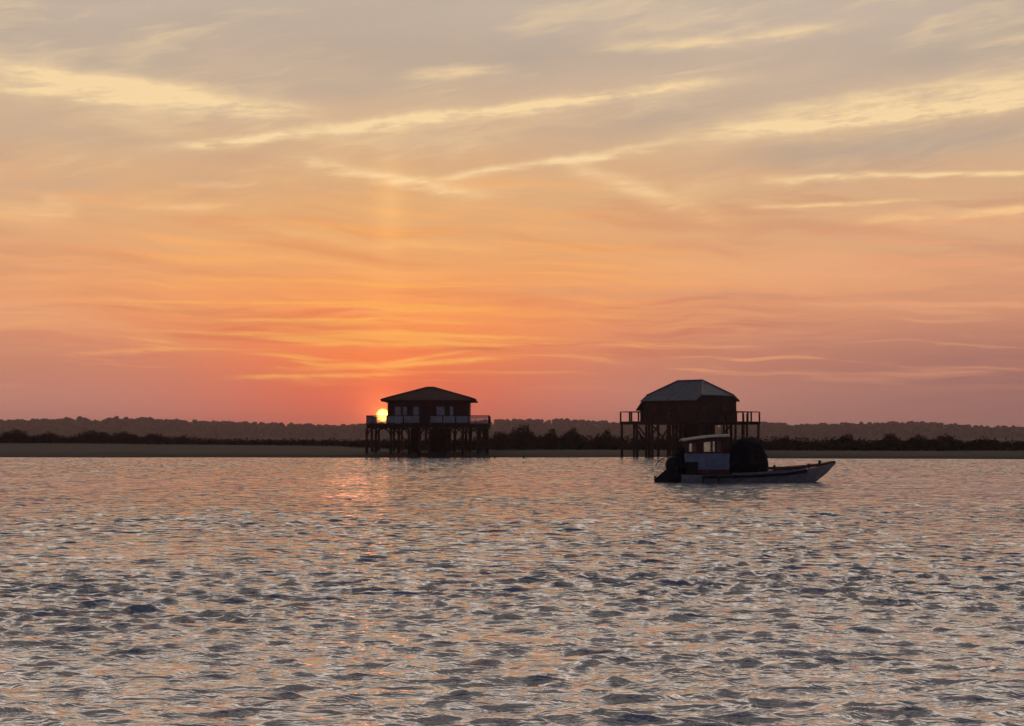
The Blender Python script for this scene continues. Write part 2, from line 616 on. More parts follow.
ys = np.concatenate([[-400, -100, 0, 60, 120, 150], np.arange(165, 215, 0.75), np.arange(215, 330, 2.5), np.array([340, 380, 450, 600, 900, 1400, 2000, 2600, 3200, 3900])])
xs = np.concatenate([np.array([-3400, -2400, -1500, -900, -500, -300, -200]), np.arange(-150, 150.1, 2.0), np.array([200, 300, 500, 900, 1500, 2400, 3400])])
X, Y = np.meshgrid(xs, ys)
V = np.stack([X, Y, ground_z(X, Y)], -1).reshape(-1, 3)
nx, ny = len(xs), len(ys)
I = np.arange(nx * ny).reshape(ny, nx)
Q = np.stack([I[:-1, :-1], I[:-1, 1:], I[1:, 1:], I[1:, :-1]], -1).reshape(-1, 4)
ground = array_mesh("ground", V, Q, ground_material(), True)
ground['kind'] = 'structure'

# ------------------------------------------------------------------ water
def make_water():
    r = [1.5]
    while r[-1] < 225:
        r.append(r[-1] + min(0.19, max(0.03, 0.0028 * r[-1])) * (6.0 if r[-1] < 7 else 1.0))
    r = np.array(r)
    inner = np.arange(-0.40, 0.4001, 0.00095)
    outer = 0.40 + np.cumsum(np.geomspace(0.0015, 0.09, 50))
    outer = outer[outer < 1.5]
    th = np.concatenate([-outer[::-1], inner, outer])
    dth = np.gradient(th)
    Rr, Th = np.meshgrid(r, th, indexing='ij')
    x = (Rr * np.sin(Th)).astype(np.float32)
    y = (Rr * np.cos(Th)).astype(np.float32)
    dr = np.gradient(r)
    sp = np.maximum(dr[:, None], Rr * dth[None, :]).astype(np.float32)
    # calmer and rougher patches of water
    chop = np.interp(Rr, [0, 14, 40, 62, 72, 98, 112, 150, 225], [1.0, 1.0, 1.08, 1.22, 1.08, 0.98, 1.3, 1.4, 1.3])
    for (lx, ly, ph, am) in ((23, 31, .4, .10), (61, 17, 2.0, .12), (11, 47, 4.0, .08), (37, 9, 1.1, .08)):
        chop = chop + am * np.sin(x / lx * 6.28 + ph) * np.sin(y / ly * 6.28 + ph * 2.3)
    chop = np.clip(chop, 0.25, 1.7)
    shore = np.clip((shore_y(x, y) - y) / 14.0, 0.12, 1.0)
    chop = (chop * shore).astype(np.float32)
    n = 150
    lam = np.geomspace(0.16, 4.0, n) * rng.uniform(0.96, 1.04, n)
    ang = rng.normal(R(96), 1.0, n) * 0 + R(96) + rng.normal(0, 1, n) * np.interp(np.log(lam), np.log([0.16, 0.5, 4.0]), [R(32), R(20), R(12)]) + np.where(np.arange(n) % 2, R(6), -R(6))          # most crests lie across the view
    wgt = np.exp(-0.5 * ((np.log(lam) - math.log(0.33)) / 0.55) ** 2) + 0.048 * np.exp(-0.5 * ((np.log(lam) - math.log(2.0)) / 0.5) ** 2)
    slope = wgt / math.sqrt((wgt ** 2).sum() / 2) * WAVE_SLOPE
    lost = np.zeros_like(x)
    ph = rng.uniform(0, 6.283, n)
    z = np.zeros_like(x)
    ox = np.zeros_like(x)
    oy = np.zeros_like(x)
    # wave groups, so crests come and go
    grp = 1.0 + 0.13 * np.sin(x * 0.37 + 1.3 * np.sin(y * 0.23)) + 0.10 * np.sin(y * 0.29 + 1.1 * np.sin(x * 0.17 + 2.0))
    grp = grp.astype(np.float32)
    for i in range(n):
        k = 2 * math.pi / lam[i]
        cx, cy = math.cos(ang[i]), math.sin(ang[i])
        p = (k * cx) * x + (k * cy) * y + ph[i]
        att = np.clip((lam[i] / sp - 2.0) / 2.0, 0, 1).astype(np.float32)
        lost += (1 - att) * np.float32(slope[i] ** 2 / 2)
        att = att * np.float32(slope[i] / k)
        c = np.cos(p) * att
        s = np.sin(p) * att
        z += c
        ox -= s * cx
        oy -= s * cy
    amp = chop * grp
    x2 = x + ox * amp * 0.9
    y2 = y + oy * amp * 0.9
    V = np.stack([x2, y2, z * amp], -1).reshape(-1, 3)
    a, b = x.shape
    I = np.arange(a * b).reshape(a, b)
    Q = np.stack([I[:-1, :-1], I[:-1, 1:], I[1:, 1:], I[1:, :-1]], -1).reshape(-1, 4)
    o = array_mesh("water", V, Q[:, ::-1], water_material(), True)
    at_ = o.data.attributes.new("chop", 'FLOAT', 'POINT')
    at_.data.foreach_set("value", chop.ravel())
    at_ = o.data.attributes.new("ripple", 'FLOAT', 'POINT')
    at_.data.foreach_set("value", (np.sqrt(lost) / WAVE_SLOPE * chop).astype(np.float32).ravel())
    o['kind'] = 'structure'
    return o


WAVE_SLOPE = 0.285
make_water()

# ------------------------------------------------------------------ leafy things
def leaf_cloud(centres, radii, n, size, seed):
    """n leaf clumps of four corners spread through lumps; returns verts, faces"""
    g = np.random.default_rng(seed)
    centres = np.asarray(centres, float)
    radii = np.asarray(radii, float)
    vol = radii.prod(1)
    which = g.choice(len(centres), n, p=vol / vol.sum())
    d = g.normal(size=(n, 3))
    d /= np.linalg.norm(d, axis=1)[:, None]
    rad = g.uniform(0.25, 1.0, n) ** 0.5 * g.uniform(0.8, 1.12, n)
    p = centres[which] + d * radii[which] * rad[:, None]
    u = g.normal(size=(n, 3))
    u /= np.linalg.norm(u, axis=1)[:, None]
    w = np.cross(u, g.normal(size=(n, 3)))
    w /= np.linalg.norm(w, axis=1)[:, None]
    sz = size * g.uniform(0.5, 1.4, n)[:, None]
    quad = np.stack([p - u * sz, p + w * sz * 0.6, p + u * sz, p - w * sz * 0.6], 1)
    return quad.reshape(-1, 3), np.arange(n * 4).reshape(-1, 4)


def bush(px, d, w_px, top_y, label, seed):
    g = random.Random(seed)
    c = at(px, 445, d)
    base = gz(c.x, c.y)
    top = at(px, top_y, d).z
    h = top - base
    w = w_px / F * d
    t = thing("bush", label, "bush", (c.x, c.y, base), 0.0, "bushes along the far shore")
    lumps, rad = [], []
    k = max(4, int(w / 0.9))
    for i in range(k):
        u = (i + 0.5) / k * 2 - 1
        hh = h * (1 - 0.55 * abs(u) ** 2.4) * g.uniform(0.74, 1.0)
        if i == k // 2:
            hh = h * 0.98
        for dy in (-0.8, 0.8):
            rz = hh * g.uniform(0.38, 0.5)
            lumps.append((u * w * 0.46, dy + g.uniform(-.4, .4), hh - rz))
            rad.append((w / k * g.uniform(0.75, 1.1), 0.9, rz))
            lumps.append((u * w * 0.46, dy * 1.1, hh * 0.32))
            rad.append((w / k * 0.9, 1.0, hh * 0.42))
    V, Q = leaf_cloud(lumps, rad, int(400 + w * h * 230), 0.125, seed)
    V[:, 2] = np.maximum(V[:, 2], -0.05)
    o = array_mesh("foliage", V, Q, M['leaf'])
    o.parent = t
    st = MB()
    for i in range(max(4, int(w))):
        a = g.uniform(-0.3, 0.3) * w
        st.tube([(a * 0.6, g.uniform(-.4, .4), -0.2), (a * 0.9, 0, h * 0.35), (a + g.uniform(-.4, .4), g.uniform(-.4, .4), h * 0.72)], 0.07, 5, 0.02)
    st.build("stem", M['timber'], t)
    return t


BUSHES = [
    (14, 305, 36, 427.6, "tall rounded dark bush at the far left end of the shore"),
    (47, 306, 40, 430.6, "broad level bush just right of the far left bush, low gap beyond it"),
    (92, 305, 42, 428.8, "domed dark bush leading the left thicket, first after the gap"),
    (124, 306, 42, 430.2, "wide flat topped bush in the middle of the left thicket"),
    (154, 307, 34, 432.2, "sloping low bush ending the left thicket"),
    (182, 306, 12, 435.0, "tiny lone bush poking from the flat scrub well left of the sun"),
    (523, 246, 34, 422.6, "tallest bush on the shore, between the two stilt cabins"),
    (500, 242, 22, 430.5, "small bush beside the right end of the cabin with pale balustrade"),
    (550, 246, 20, 427.4, "upright bush right of the tallest bush between the cabins"),
    (571, 248, 24, 426.8, "rounded bush in the middle of the gap between the cabins"),
    (605, 244, 20, 427.8, "peaked small bush just left of the blue roofed cabin"),
    (784, 222, 20, 434.5, "small bush behind the bow of the boat"),
    (846, 224, 24, 432.4, "cone shaped bush on the shore just beyond the tip of the boat"),
    (890, 226, 24, 432.0, "dense round headed bush, tallest on the right hand shore"),
    (917, 226, 26, 434.0, "squat dark bush touching the right side of the round headed one"),
    (945, 228, 30, 433.4, "long level bush right of the squat one near the right edge"),
    (985, 226, 34, 437.0, "low spreading bush at the far right end of the shore"),
]
for i, (px, d, wp, ty, lb) in enumerate(BUSHES):
    bush(px, d, wp, ty, lb, 100 + i)


def veg_line(px):
    return float(np.interp(px, [-400, 0, 330, 420, 490, 640, 760, 1024, 1424], [320, 306, 262, 221, 224, 230, 216, 213, 225]))


def scrub_top(px):
    return float(np.interp(px, [-400, 0, 165, 260, 340, 420, 500, 640, 760, 850, 1024, 1424], [434, 434.5, 434.5, 437, 437, 436, 432, 431.5, 433.5, 435.8, 438, 438]))


lumps, rad = [], []
g = random.Random(5)
for px in np.arange(-300, 1330, 1.9):
    for row in range(4):
        d = veg_line(px) + row * 3.6 + g.uniform(-1.6, 1.6)
        x = (px + g.uniform(-2, 2) - 512) / F * d
        z0 = gz(x, d)
        top = CAM_H + (438 - scrub_top(px)) / F * d
        h = max(0.4, (top - z0)) * (0.42 + 0.17 * row) * g.uniform(0.7, 1.05)
        lumps.append((x, d, z0 + h * 0.45))
        rad.append((g.uniform(0.5, 1.1), 0.9, h * 0.52))
V, Q = leaf_cloud(lumps, rad, 95000, 0.155, 77)
scrub = array_mesh("shore_scrub", V, Q, M['leaf'])
scrub['kind'] = 'stuff'
scrub['label'] = "low dark scrub growing along the top of the far beach"

# ------------------------------------------------------------------ wooded hills beyond
RIDGE = [(-700, 426), (-200, 424), (0, 422), (20, 421), (45, 421), (75, 419), (92, 421), (110, 421), (120, 418.3), (142, 418.8), (160, 420.3), (200, 422.3), (250, 424),
         (300, 426), (345, 426), (400, 424), (480, 421), (540, 419.3), (575, 420), (620, 422.5), (680, 423), (760, 423), (800, 425),
         (860, 423.3), (890, 422.5), (930, 423), (960, 425), (985, 428), (1000, 427), (1024, 427), (1224, 428), (1700, 426)]
HD = 2300.0


def ridge_z(px):
    return np.interp(px, [a for a, _ in RIDGE], [CAM_H + (438 - b) / F * HD for _, b in RIDGE])


pxs = np.linspace(-700, 1700, 241)
dys = np.array([1900, 2000, 2100, 2200, 2270, 2310, 2380, 2500, 2650])
prof = np.array([-0.02, 0.18, 0.5, 0.82, 0.97, 1.0, 0.95, 0.5, -0.02])
PX, DY = np.meshgrid(pxs, dys)
Z = (ridge_z(PX) - 7.0) * prof[:, None] + 1.5
V = np.stack([(PX - 512) / F * HD, DY, Z], -1).reshape(-1, 3)
I = np.arange(PX.size).reshape(PX.shape)
Q = np.stack([I[:-1, :-1], I[:-1, 1:], I[1:, 1:], I[1:, :-1]], -1).reshape(-1, 4)
hills = array_mesh("hills", V, Q, M['pine'], True)
hills['kind'] = 'structure'

bm = bmesh.new()
bmesh.ops.create_icosphere(bm, subdivisions=2, radius=1.0)
ico_v = np.array([v.co[:] for v in bm.verts])
ico_f = np.array([[v.index for v in f.verts] for f in bm.faces])
bm.free()
VV, FF = [], []
off = 0
for i in range(5200):
    px = rng.uniform(-690, 1690)
    row = rng.choice(5, p=[0.14, 0.16, 0.2, 0.2, 0.3])
    d = [2020, 2110, 2200, 2260, 2306][row] + rng.uniform(-25, 25)
    pr = float(np.interp(d, dys, prof))
    zt = (ridge_z(px) - 7.0) * pr + 1.5
    big = (0.55 + 0.75 * rng.random() ** 2) * (1.0 if px < 420 else 0.8)
    rx, rz = 4.2 * big, 4.6 * big
    dis = 1.0 + 0.22 * np.sin(ico_v @ rng.normal(size=3) * 4.0 + rng.uniform(0, 6))[:, None]
    v = ico_v * dis * np.array([rx, rx, rz]) + np.array([(px - 512) / F * HD, d, zt + 3.4 * (0.6 + 0.4 * big)])
    VV.append(v)
    FF.append(ico_f + off)
    off += len(v)
wood = array_mesh("far_pine_wood", np.concatenate(VV), np.concatenate(FF), M['pine'])
wood['kind'] = 'stuff'
wood['label'] = "distant pine wood covering the low hills along the horizon"

# ------------------------------------------------------------------ cabin with the pale balustrade
def knee(mb, x, y, z_top, z_low, dx, dy=0.0):
    pts = []
    for k in range(5):
        a = k / 4 * math.pi / 2
        pts.append((x + dx * (1 - math.cos(a)), y + dy * (1 - math.cos(a)), z_low + (z_top - z_low) * math.sin(a)))
    mb.tube(pts, 0.11, 6)


def left_cabin():
    d0 = 202.0
    k = F / d0
    cx = (427.8 - 512) / F * d0
    g0 = gz(cx, d0 + 5)
    t = thing("stilt_cabin", "red brown stilt cabin with pale balustrade, the setting sun at its left corner", "cabin", (cx, d0, g0))

    def X(px): return (px - 427.8) / k
    Zg = -g0
    zd = 4.36 + Zg          # deck top
    hw = 8.08
    dep = 14.0
    MB().box((0, dep / 2, zd - 0.06), (2 * hw, dep, 0.12)).build("deck", M['timber'], t)
    mb = MB()
    for y in (0.25, 4.6, 9.3, 13.7):
        mb.box((0, y, zd - 0.28), (2 * hw - 0.1, 0.22, 0.316))
    for x in np.linspace(-hw + 0.15, hw - 0.15, 12):
        mb.box((x, dep / 2, zd - 0.52), (0.16, dep - 0.1, 0.16))
    mb.build("deck_beam", M['timber'], t)
    rows = {0.25: [366.9, 391, 409, 420, 430, 446, 463, 478, 487.6], 4.6: [376, 399, 412, 434, 441, 455, 470, 484],
            9.3: [372, 394, 415, 432, 450, 466, 480], 13.7: [379, 402, 426, 448, 471, 486]}
    for y, pl in rows.items():
        kk = F / (d0 + y)
        for px in pl:
            x = (px - 512) / kk - cx
            lx = gz(cx + x, d0 + y) - g0
            MB().tube([(x + random.uniform(-.05, .05), y, lx - 0.6), (x, y, zd - 0.6)], 0.19, 8, 0.16).build("pile", M['timber'], t)
    for y in (0.25, 4.6):
        kk = F / (d0 + y)
        for px in rows[y]:
            x = (px - 512) / kk - cx
            mb = MB()
            for s in (-1, 1):
                if abs(x + s * 1.2) < hw:
                    knee(mb, x, y, zd - 0.55, zd - 1.85, s * 1.15)
            mb.build("knee_brace", M['timber'], t)
    # store rooms between the piles
    for a, b in ((409, 417.5), (432, 444.5)):
        x0, x1 = X(a), X(b)
        MB().box(((x0 + x1) / 2, 6.4, (zd - 0.62 + 0.1) / 2 - 0.1), (x1 - x0, 3.2, zd - 0.62 + 0.2)).build("store_room", M['wall_dark'], t)
    # stair down to the beach
    sx0, sx1 = X(419.8), X(430)
    top, low = zd - 0.05, gz(cx, d0 - 2.6) - g0
    mb = MB()
    for x in (sx0 + 0.07, sx1 - 0.07):
        mb.bar((x, 0.0, top - 0.15), (x, -2.9, low), 0.08, 0.3)
    mb.build("stair_stringer", M['timber'], t)
    mb = MB()
    for i in range(14):
        f = (i + 0.5) / 14
        mb.box(((sx0 + sx1) / 2, -2.9 * f, top + (low - top) * f + 0.04), (sx1 - sx0 - 0.2, 0.26, 0.05))
    mb.build("stair_tread", M['timber'], t)
    mb = MB()
    for x in (sx0, sx1):
        mb.bar((x, 0.02, top + 0.95), (x, -2.9, low + 0.95), 0.07)
        mb.bar((x, -2.85, low - 0.2), (x, -2.85, low + 0.95), 0.08)
    mb.build("stair_rail", M['timber'], t)

    # house body
    wy, hy = 2.2, 9.6
    kw = F / (d0 + wy)
    x0, x1 = (387.6 - 512) / kw - cx, (468.8 - 512) / kw - cx
    zt = 7.62 + Zg
    MB().box(((x0 + x1) / 2, wy + hy / 2, (zd + zt) / 2), (x1 - x0, hy, zt - zd - 0.004)).build("wall", M['wall_red'], t)
    # board battens on the front
    mb = MB()
    for x in np.arange(x0 + 0.1, x1, 0.42):
        mb.box((x, wy - 0.012, (zd + zt) / 2), (0.06, 0.03, zt - zd - 0.02))
    mb.build("wall_batten", M['wall_red'], t)
    # roof: a hip with a flatter foot at the eaves
    ex0, ex1 = (381.2 - 512) / kw - cx, (476.2 - 512) / kw - cx
    ym = wy + hy / 2
    ey0, ey1 = wy - 0.85, wy + hy + 0.85
    ze, zk, za = 7.54 + Zg, 7.88 + Zg, 9.36 + Zg
    ax = (430.4 - 512) / (F / (d0 + ym)) - cx
    ins = 0.95
    E = [(ex0, ey0, ze), (ex1, ey0, ze), (ex1, ey1, ze), (ex0, ey1, ze)]
    K = [(ex0 + ins, ey0 + ins, zk), (ex1 - ins, ey0 + ins, zk), (ex1 - ins, ey1 - ins, zk), (ex0 + ins, ey1 - ins, zk)]
    A = [(ax - 0.45, ym, za), (ax + 0.45, ym, za)]
    U = [(p[0], p[1], p[2] - 0.16) for p in E]
    vs = E + K + A + U
    fs = [(0, 1, 5, 4), (1, 2, 6, 5), (2, 3, 7, 6), (3, 0, 4, 7), (4, 5, 9, 8), (5, 6, 9), (6, 7, 8, 9), (7, 4, 8),
          (0, 10, 11, 1), (1, 11, 12, 2), (2, 12, 13, 3), (3, 13, 10, 0), (10, 13, 12, 11)]
    roof = MB().faces(vs, fs).build("roof", M['tile'], t)
    mb = MB()
    for p, q in ((K[0], A[0]), (K[1], A[1]), (K[2], A[1]), (K[3], A[0]), (A[0], A[1]), (E[0], K[0]), (E[1], K[1])):
        mb.tube([(p[0], p[1], p[2] + 0.03), (q[0], q[1], q[2] + 0.03)], 0.09, 6)
    mb.build("ridge_tile", M['tile'], roof)
    for x in np.arange(ex0 + 0.2, ex1, 0.6):
        MB().box((x, wy - 0.42, ze - 0.22), (0.09, 0.8, 0.1)).build("rafter_end", M['timber'], roof)

    # openings and white shutters along the gallery: px ranges and bottoms
    def panel(a, b, z0, z1, name, m, y, th, par):
        xa, xb = (a - 512) / kw - cx, (b - 512) / kw - cx
        return MB().box(((xa + xb) / 2, y, (z0 + z1) / 2), (xb - xa, th, z1 - z0), bev=0.012).build(name, m, par)
    z0, z1 = zd + 0.85, zd + 2.28
    w1 = panel(407.4, 413.4, z0, z1, "window", M['glass_dark'], wy - 0.03, 0.05, t)
    panel(403.0, 407.2, z0, z1, "shutter", M['white'], wy - 0.06, 0.05, w1)
    panel(413.6, 418.8, z0, z1, "shutter", M['white'], wy - 0.06, 0.05, w1)
    dr = panel(395.2, 400.8, zd + 0.02, z1, "door", M['white'], wy - 0.05, 0.07, t)
    MB().box(((400.0 - 512) / kw - cx, wy - 0.13, zd + 1.0), (0.05, 0.08, 0.14)).build("handle", M['steel'], dr)
    w2 = panel(444.8, 449.8, z0, z1, "window", M['glass_dark'], wy - 0.03, 0.05, t)
    panel(436.6, 444.6, zd + 0.3, z1, "shutter", M['white'], wy - 0.06, 0.05, w2)
    panel(450.0, 453.2, z0, z1, "shutter", M['white'], wy - 0.06, 0.05, w2)
    dd = panel(421.0, 429.0, zd + 0.02, z1 + 0.1, "door", M['wall_dark'], wy - 0.05, 0.07, t)
    MB().box(((428.0 - 512) / kw - cx, wy - 0.13, zd + 1.0), (0.05, 0.08, 0.14)).build("handle", M['steel'], dd)

    # balustrade: rail posts and pale pickets
    def run(p0, p1, pick):
        p0, p1 = Vector(p0), Vector(p1)
        L = (p1 - p0).length
        mb = MB()
        mb.bar(p0 + Vector((0, 0, 1.06)), p1 + Vector((0, 0, 1.06)), 0.09, 0.09)
        mb.bar(p0 + Vector((0, 0, 0.12)), p1 + Vector((0, 0, 0.12)), 0.06, 0.06)
        mb.build("rail", M['timber'], t)
        n = max(1, round(L / 2.0))
        for i in range(n + 1):
            q = p0 + (p1 - p0) * (i / n)
            MB().box((q.x, q.y, zd + 0.56), (0.13, 0.13, 1.12)).build("rail_post", M['timber'], t)
        if pick:
            mb = MB()
            m_ = int(L / 0.155)
            for i in range(m_):
                q = p0 + (p1 - p0) * ((i + 0.5) / m_)
                dirx = abs((p1 - p0).x) > 0.1
                mb.box((q.x, q.y, zd + 0.58), (pick, 0.025, 0.86) if dirx else (0.025, pick, 0.86))
            mb.build("picket_panel", M['white'], t)
    e = hw - 0.08
    run((-e, 0.1, zd), (x0 + 0.1, 0.1, zd), 0.04)
    run((x0 + 0.1, 0.1, zd), (sx0, 0.1, zd), 0.12)
    run((sx1, 0.1, zd), (x1, 0.1, zd), 0.125)
    run((x1, 0.1, zd), (e, 0.1, zd), 0.09)
    run((-e, 0.1, zd), (-e, dep - 0.1, zd), 0.04)
    run((e, 0.1, zd), (e, dep - 0.1, zd), 0.06)
    run((-e, dep - 0.1, zd), (e, dep - 0.1, zd), 0.0)


left_cabin()

# ------------------------------------------------------------------ cabin with the blue grey metal roof
def right_cabin():
    d0 = 199.0
    k = F / d0
    cx = (690 - 512) / k
    g0 = gz(cx, d0)
    t = thing("stilt_cabin", "dark stilt cabin with bluish metal half hipped roof and open railed deck", "cabin", (cx, d0, g0), R(-44))
    Zg = -g0
    # local x runs along the ridge (to the right and away), local y across (to the left and away)
    L, Wd = 8.4, 8.6
    zd = 4.62 + Zg
    zr, zh, ze = 9.88 + Zg, 7.95 + Zg, 7.28 + Zg
    hd = 6.45
    MB().box((0, 0, zd - 0.07), (2 * hd, 2 * hd, 0.14)).build("deck", M['timber'], t)
    mb = MB()
    for v in np.linspace(-hd + 0.15, hd - 0.15, 6):
        mb.box((0, v, zd - 0.27), (2 * hd - 0.05, 0.2, 0.256))
    mb.build("deck_beam", M['timber'], t)
    grid = np.linspace(-hd + 0.2, hd - 0.2, 6)
    c45 = math.sqrt(0.5)

    def low(x, y):
        wx, wy = cx + (x + y) * c45, d0 + (y - x) * c45
        return gz(wx, wy) - g0
    for i, x in enumerate(grid):
        for j, y in enumerate(grid):
            edge = i in (0, 5) or j in (0, 5)
            if not edge and (i + j) % 2:
                continue
            r = 0.18 if edge else 0.22
            MB().tube([(x + random.uniform(-.06, .06), y + random.uniform(-.06, .06), min(low(x, y), -0.0) - 0.8), (x, y, zd - 0.4)], r, 8, r * 0.85).build("pile", M['timber'], t)
    for (x, y, dx, dy) in ((grid[0], grid[4], 0, -1), (grid[0], grid[3], 0, -1), (grid[0], grid[1], 0, 1), (grid[1], grid[0], 1, 0), (grid[4], grid[0], -1, 0),
                           (grid[2], grid[0], 1, 0), (grid[1], grid[3], 1, 0), (grid[3], grid[1], 0, 1), (grid[4], grid[4], -1, 0), (grid[2], grid[2], 1, 0), (grid[3], grid[3], 0, -1)):
        MB().bar((x, y, zd - 0.4), (x + dx * 2.3, y + dy * 2.3, zd - 2.7), 0.16).build("cross_brace", M['timber'], t)
    # rails: top rail and posts only, one knee wire
    corners = [(-hd + .1, -hd + .1), (hd - .1, -hd + .1), (hd - .1, hd - .1), (-hd + .1, hd - .1)]
    for a in range(4):
        p, q = Vector((*corners[a], zd)), Vector((*corners[(a + 1) % 4], zd))
        MB().bar(p + Vector((0, 0, 1.24)), q + Vector((0, 0, 1.24)), 0.13, 0.10).build("rail", M['timber'], t)
        n = 7
        for i in range(n):
            s = p + (q - p) * (i / n)
            MB().box((s.x, s.y, zd + 0.62), (0.16, 0.16, 1.23)).build("rail_post", M['timber'], t)
    # body with half hipped gable ends
    hx, hy = L / 2, Wd / 2
    sl = (zr - ze) / (hy + 0.35)
    zw = zr - sl * hy - 0.12
    yh = (zr - zh) / sl
    for s in (-1, 1):
        pass
    poly = [(-hy, zd), (hy, zd), (hy, zw), (yh - 0.1, zh - 0.1), (-yh + 0.1, zh - 0.1), (-hy, zw)]
    sec = [[(x, y, z) for (y, z) in poly] for x in (-hx, hx)]
    MB().loft(sec).build("wall", M['wall_dark'], t)
    mb = MB()
    for y in np.arange(-hy + 0.15, hy, 0.5):
        mb.box((-hx - 0.012, y, (zd + zw) / 2), (0.03, 0.07, zw - zd))
        mb.box((hx + 0.012, y, (zd + zw) / 2), (0.03, 0.07, zw - zd))
    for x in np.arange(-hx + 0.15, hx, 0.5):
        mb.box((x, -hy - 0.012, (zd + zw) / 2), (0.07, 0.03, zw - zd))
        mb.box((x, hy + 0.012, (zd + zw) / 2), (0.07, 0.03, zw - zd))
    mb.build("wall_batten", M['wall_dark'], t)
    # roof sheets
    ov = 0.35
    rl = 2.05                                   # half length of the ridge
    gx = hx + 0.3
    ey = hy + ov
    vs = [(-rl, 0, zr), (rl, 0, zr),
          (-gx, -yh, zh), (-gx, yh, zh), (gx, -yh, zh), (gx, yh, zh),
          (-gx, -ey, ze), (-gx, ey, ze), (gx, -ey, ze), (gx, ey, ze)]
    fs = [(0, 1, 4, 8, 6, 2), (1, 0, 3, 7, 9, 5), (1, 5, 4), (0, 2, 3)]
    roof = MB().faces(vs, fs).thicken(0.10).build("roof", M['zinc'], t)
    mb = MB()
    for x in np.arange(-gx + 0.3, gx, 0.62):                # standing seams on both long slopes
        top = zr if abs(x) <= rl else zr - (abs(x) - rl) / (gx - rl) * (zr - zh)
        for s in (-1, 1):
            y_t = (zr - top) / sl
            mb.bar((x, s * (y_t + .05), top + 0.05), (x, s * (ey - .02), ze + 0.05), 0.04, 0.05)
    mb.build("roof_seam", M['zinc'], roof)
    mb = MB()
    mb.tube([(-rl, 0, zr + .07), (rl, 0, zr + .07)], 0.09, 6)
    for s in (-1, 1):
        for u in (-1, 1):
            mb.tube([(s * rl, 0, zr + .07), (s * gx, u * yh, zh + .07)], 0.07, 6)
    mb.build("ridge_cap", M['zinc'], roof)
    # flue above the left hip
    mb = MB()
    fx, fy = -2.35, 0.75
    mb.tube([(fx, fy, zh), (fx, fy, 9.42 + Zg)], 0.17, 8)
    ch = mb.build("chimney", M['timber'], roof)
    MB().tube([(fx, fy, 9.45 + Zg), (fx, fy, 9.55 + Zg), (fx, fy, 9.72 + Zg)], 0.34, 8, 0.06).build("chimney_cap", M['timber'], ch)
    # lean-to on the left gable end, with a steep skirt of roof
    lx = 1.0
    MB().box((-hx - lx / 2, 0.2, (zd + 6.1 + Zg) / 2), (lx - 0.01, Wd - 0.6, 6.1 + Zg - zd - .01)).build("lean_to", M['wall_dark'], t)
    vs = [(-hx + 0.05, -hy + 0.1, 7.75 + Zg), (-hx + 0.05, hy, 7.75 + Zg), (-hx - 1.5, hy + 0.1, 6.1 + Zg), (-hx - 1.5, -hy + 0.2, 6.1 + Zg)]
    MB().faces(vs, [(0, 1, 2, 3)]).thicken(0.1).build("lean_to_roof", M['wall_dark'], t)
    MB().box((2.1, -0.8, (zd - 0.42) / 2), (2.8, 2.8, zd - 0.44)).build("store_room", M['wall_dark'], t)
    # windows and door with closed shutters
    for (y, w) in ((-2.6, 1.0), (1.6, 1.0)):
        fr = MB().box((hx + 0.045, y, zd + 1.45), (0.06, w + 0.16, 1.3), bev=0.01).build("window", M['timber'], t)
        MB().box((hx + 0.085, y, zd + 1.45), (0.03, w, 1.14)).build("shutter", M['wall_red'], fr)
    for (x, w) in ((-2.4, 0.9), (1.9, 0.9)):
        fr = MB().box((x, -hy - 0.045, zd + 1.45), (w + 0.16, 0.06, 1.3), bev=0.01).build("window", M['timber'], t)
        MB().box((x, -hy - 0.085, zd + 1.45), (w, 0.03, 1.14)).build("shutter", M['wall_red'], fr)
    dr = MB().box((-0.3, -hy - 0.05, zd + 1.05), (1.0, 0.07, 2.05), bev=0.012).build("door", M['wall_red'], t)
    MB().box((0.1, -hy - 0.12, zd + 1.0), (0.05, 0.08, 0.14)).build("handle", M['steel'], dr)
    # ladder from the deck to the sand
    mb = MB()
    for s in (-0.28, 0.28):
        mb.bar((hd + 0.12, 3.0 + s, low(hd, 3) - 0.1), (hd + 0.06, 3.0 + s, zd + 1.0), 0.07)
    mb.build("ladder_rail", M['timber'], t)
    mb = MB()
    for z in np.arange(low(hd, 3) + 0.3, zd, 0.32):
        mb.bar((hd + 0.1, 2.72, z), (hd + 0.1, 3.28, z), 0.045)
    mb.build("ladder_rung", M['timber'], t)


right_cabin()

# ------------------------------------------------------------------ the boat
BD = 87.5
BK = F / BD
BX = (745 - 512) / BK


def bx(px): return (px - 745) / BK
def bz(py): return (482.0 - py) / BK


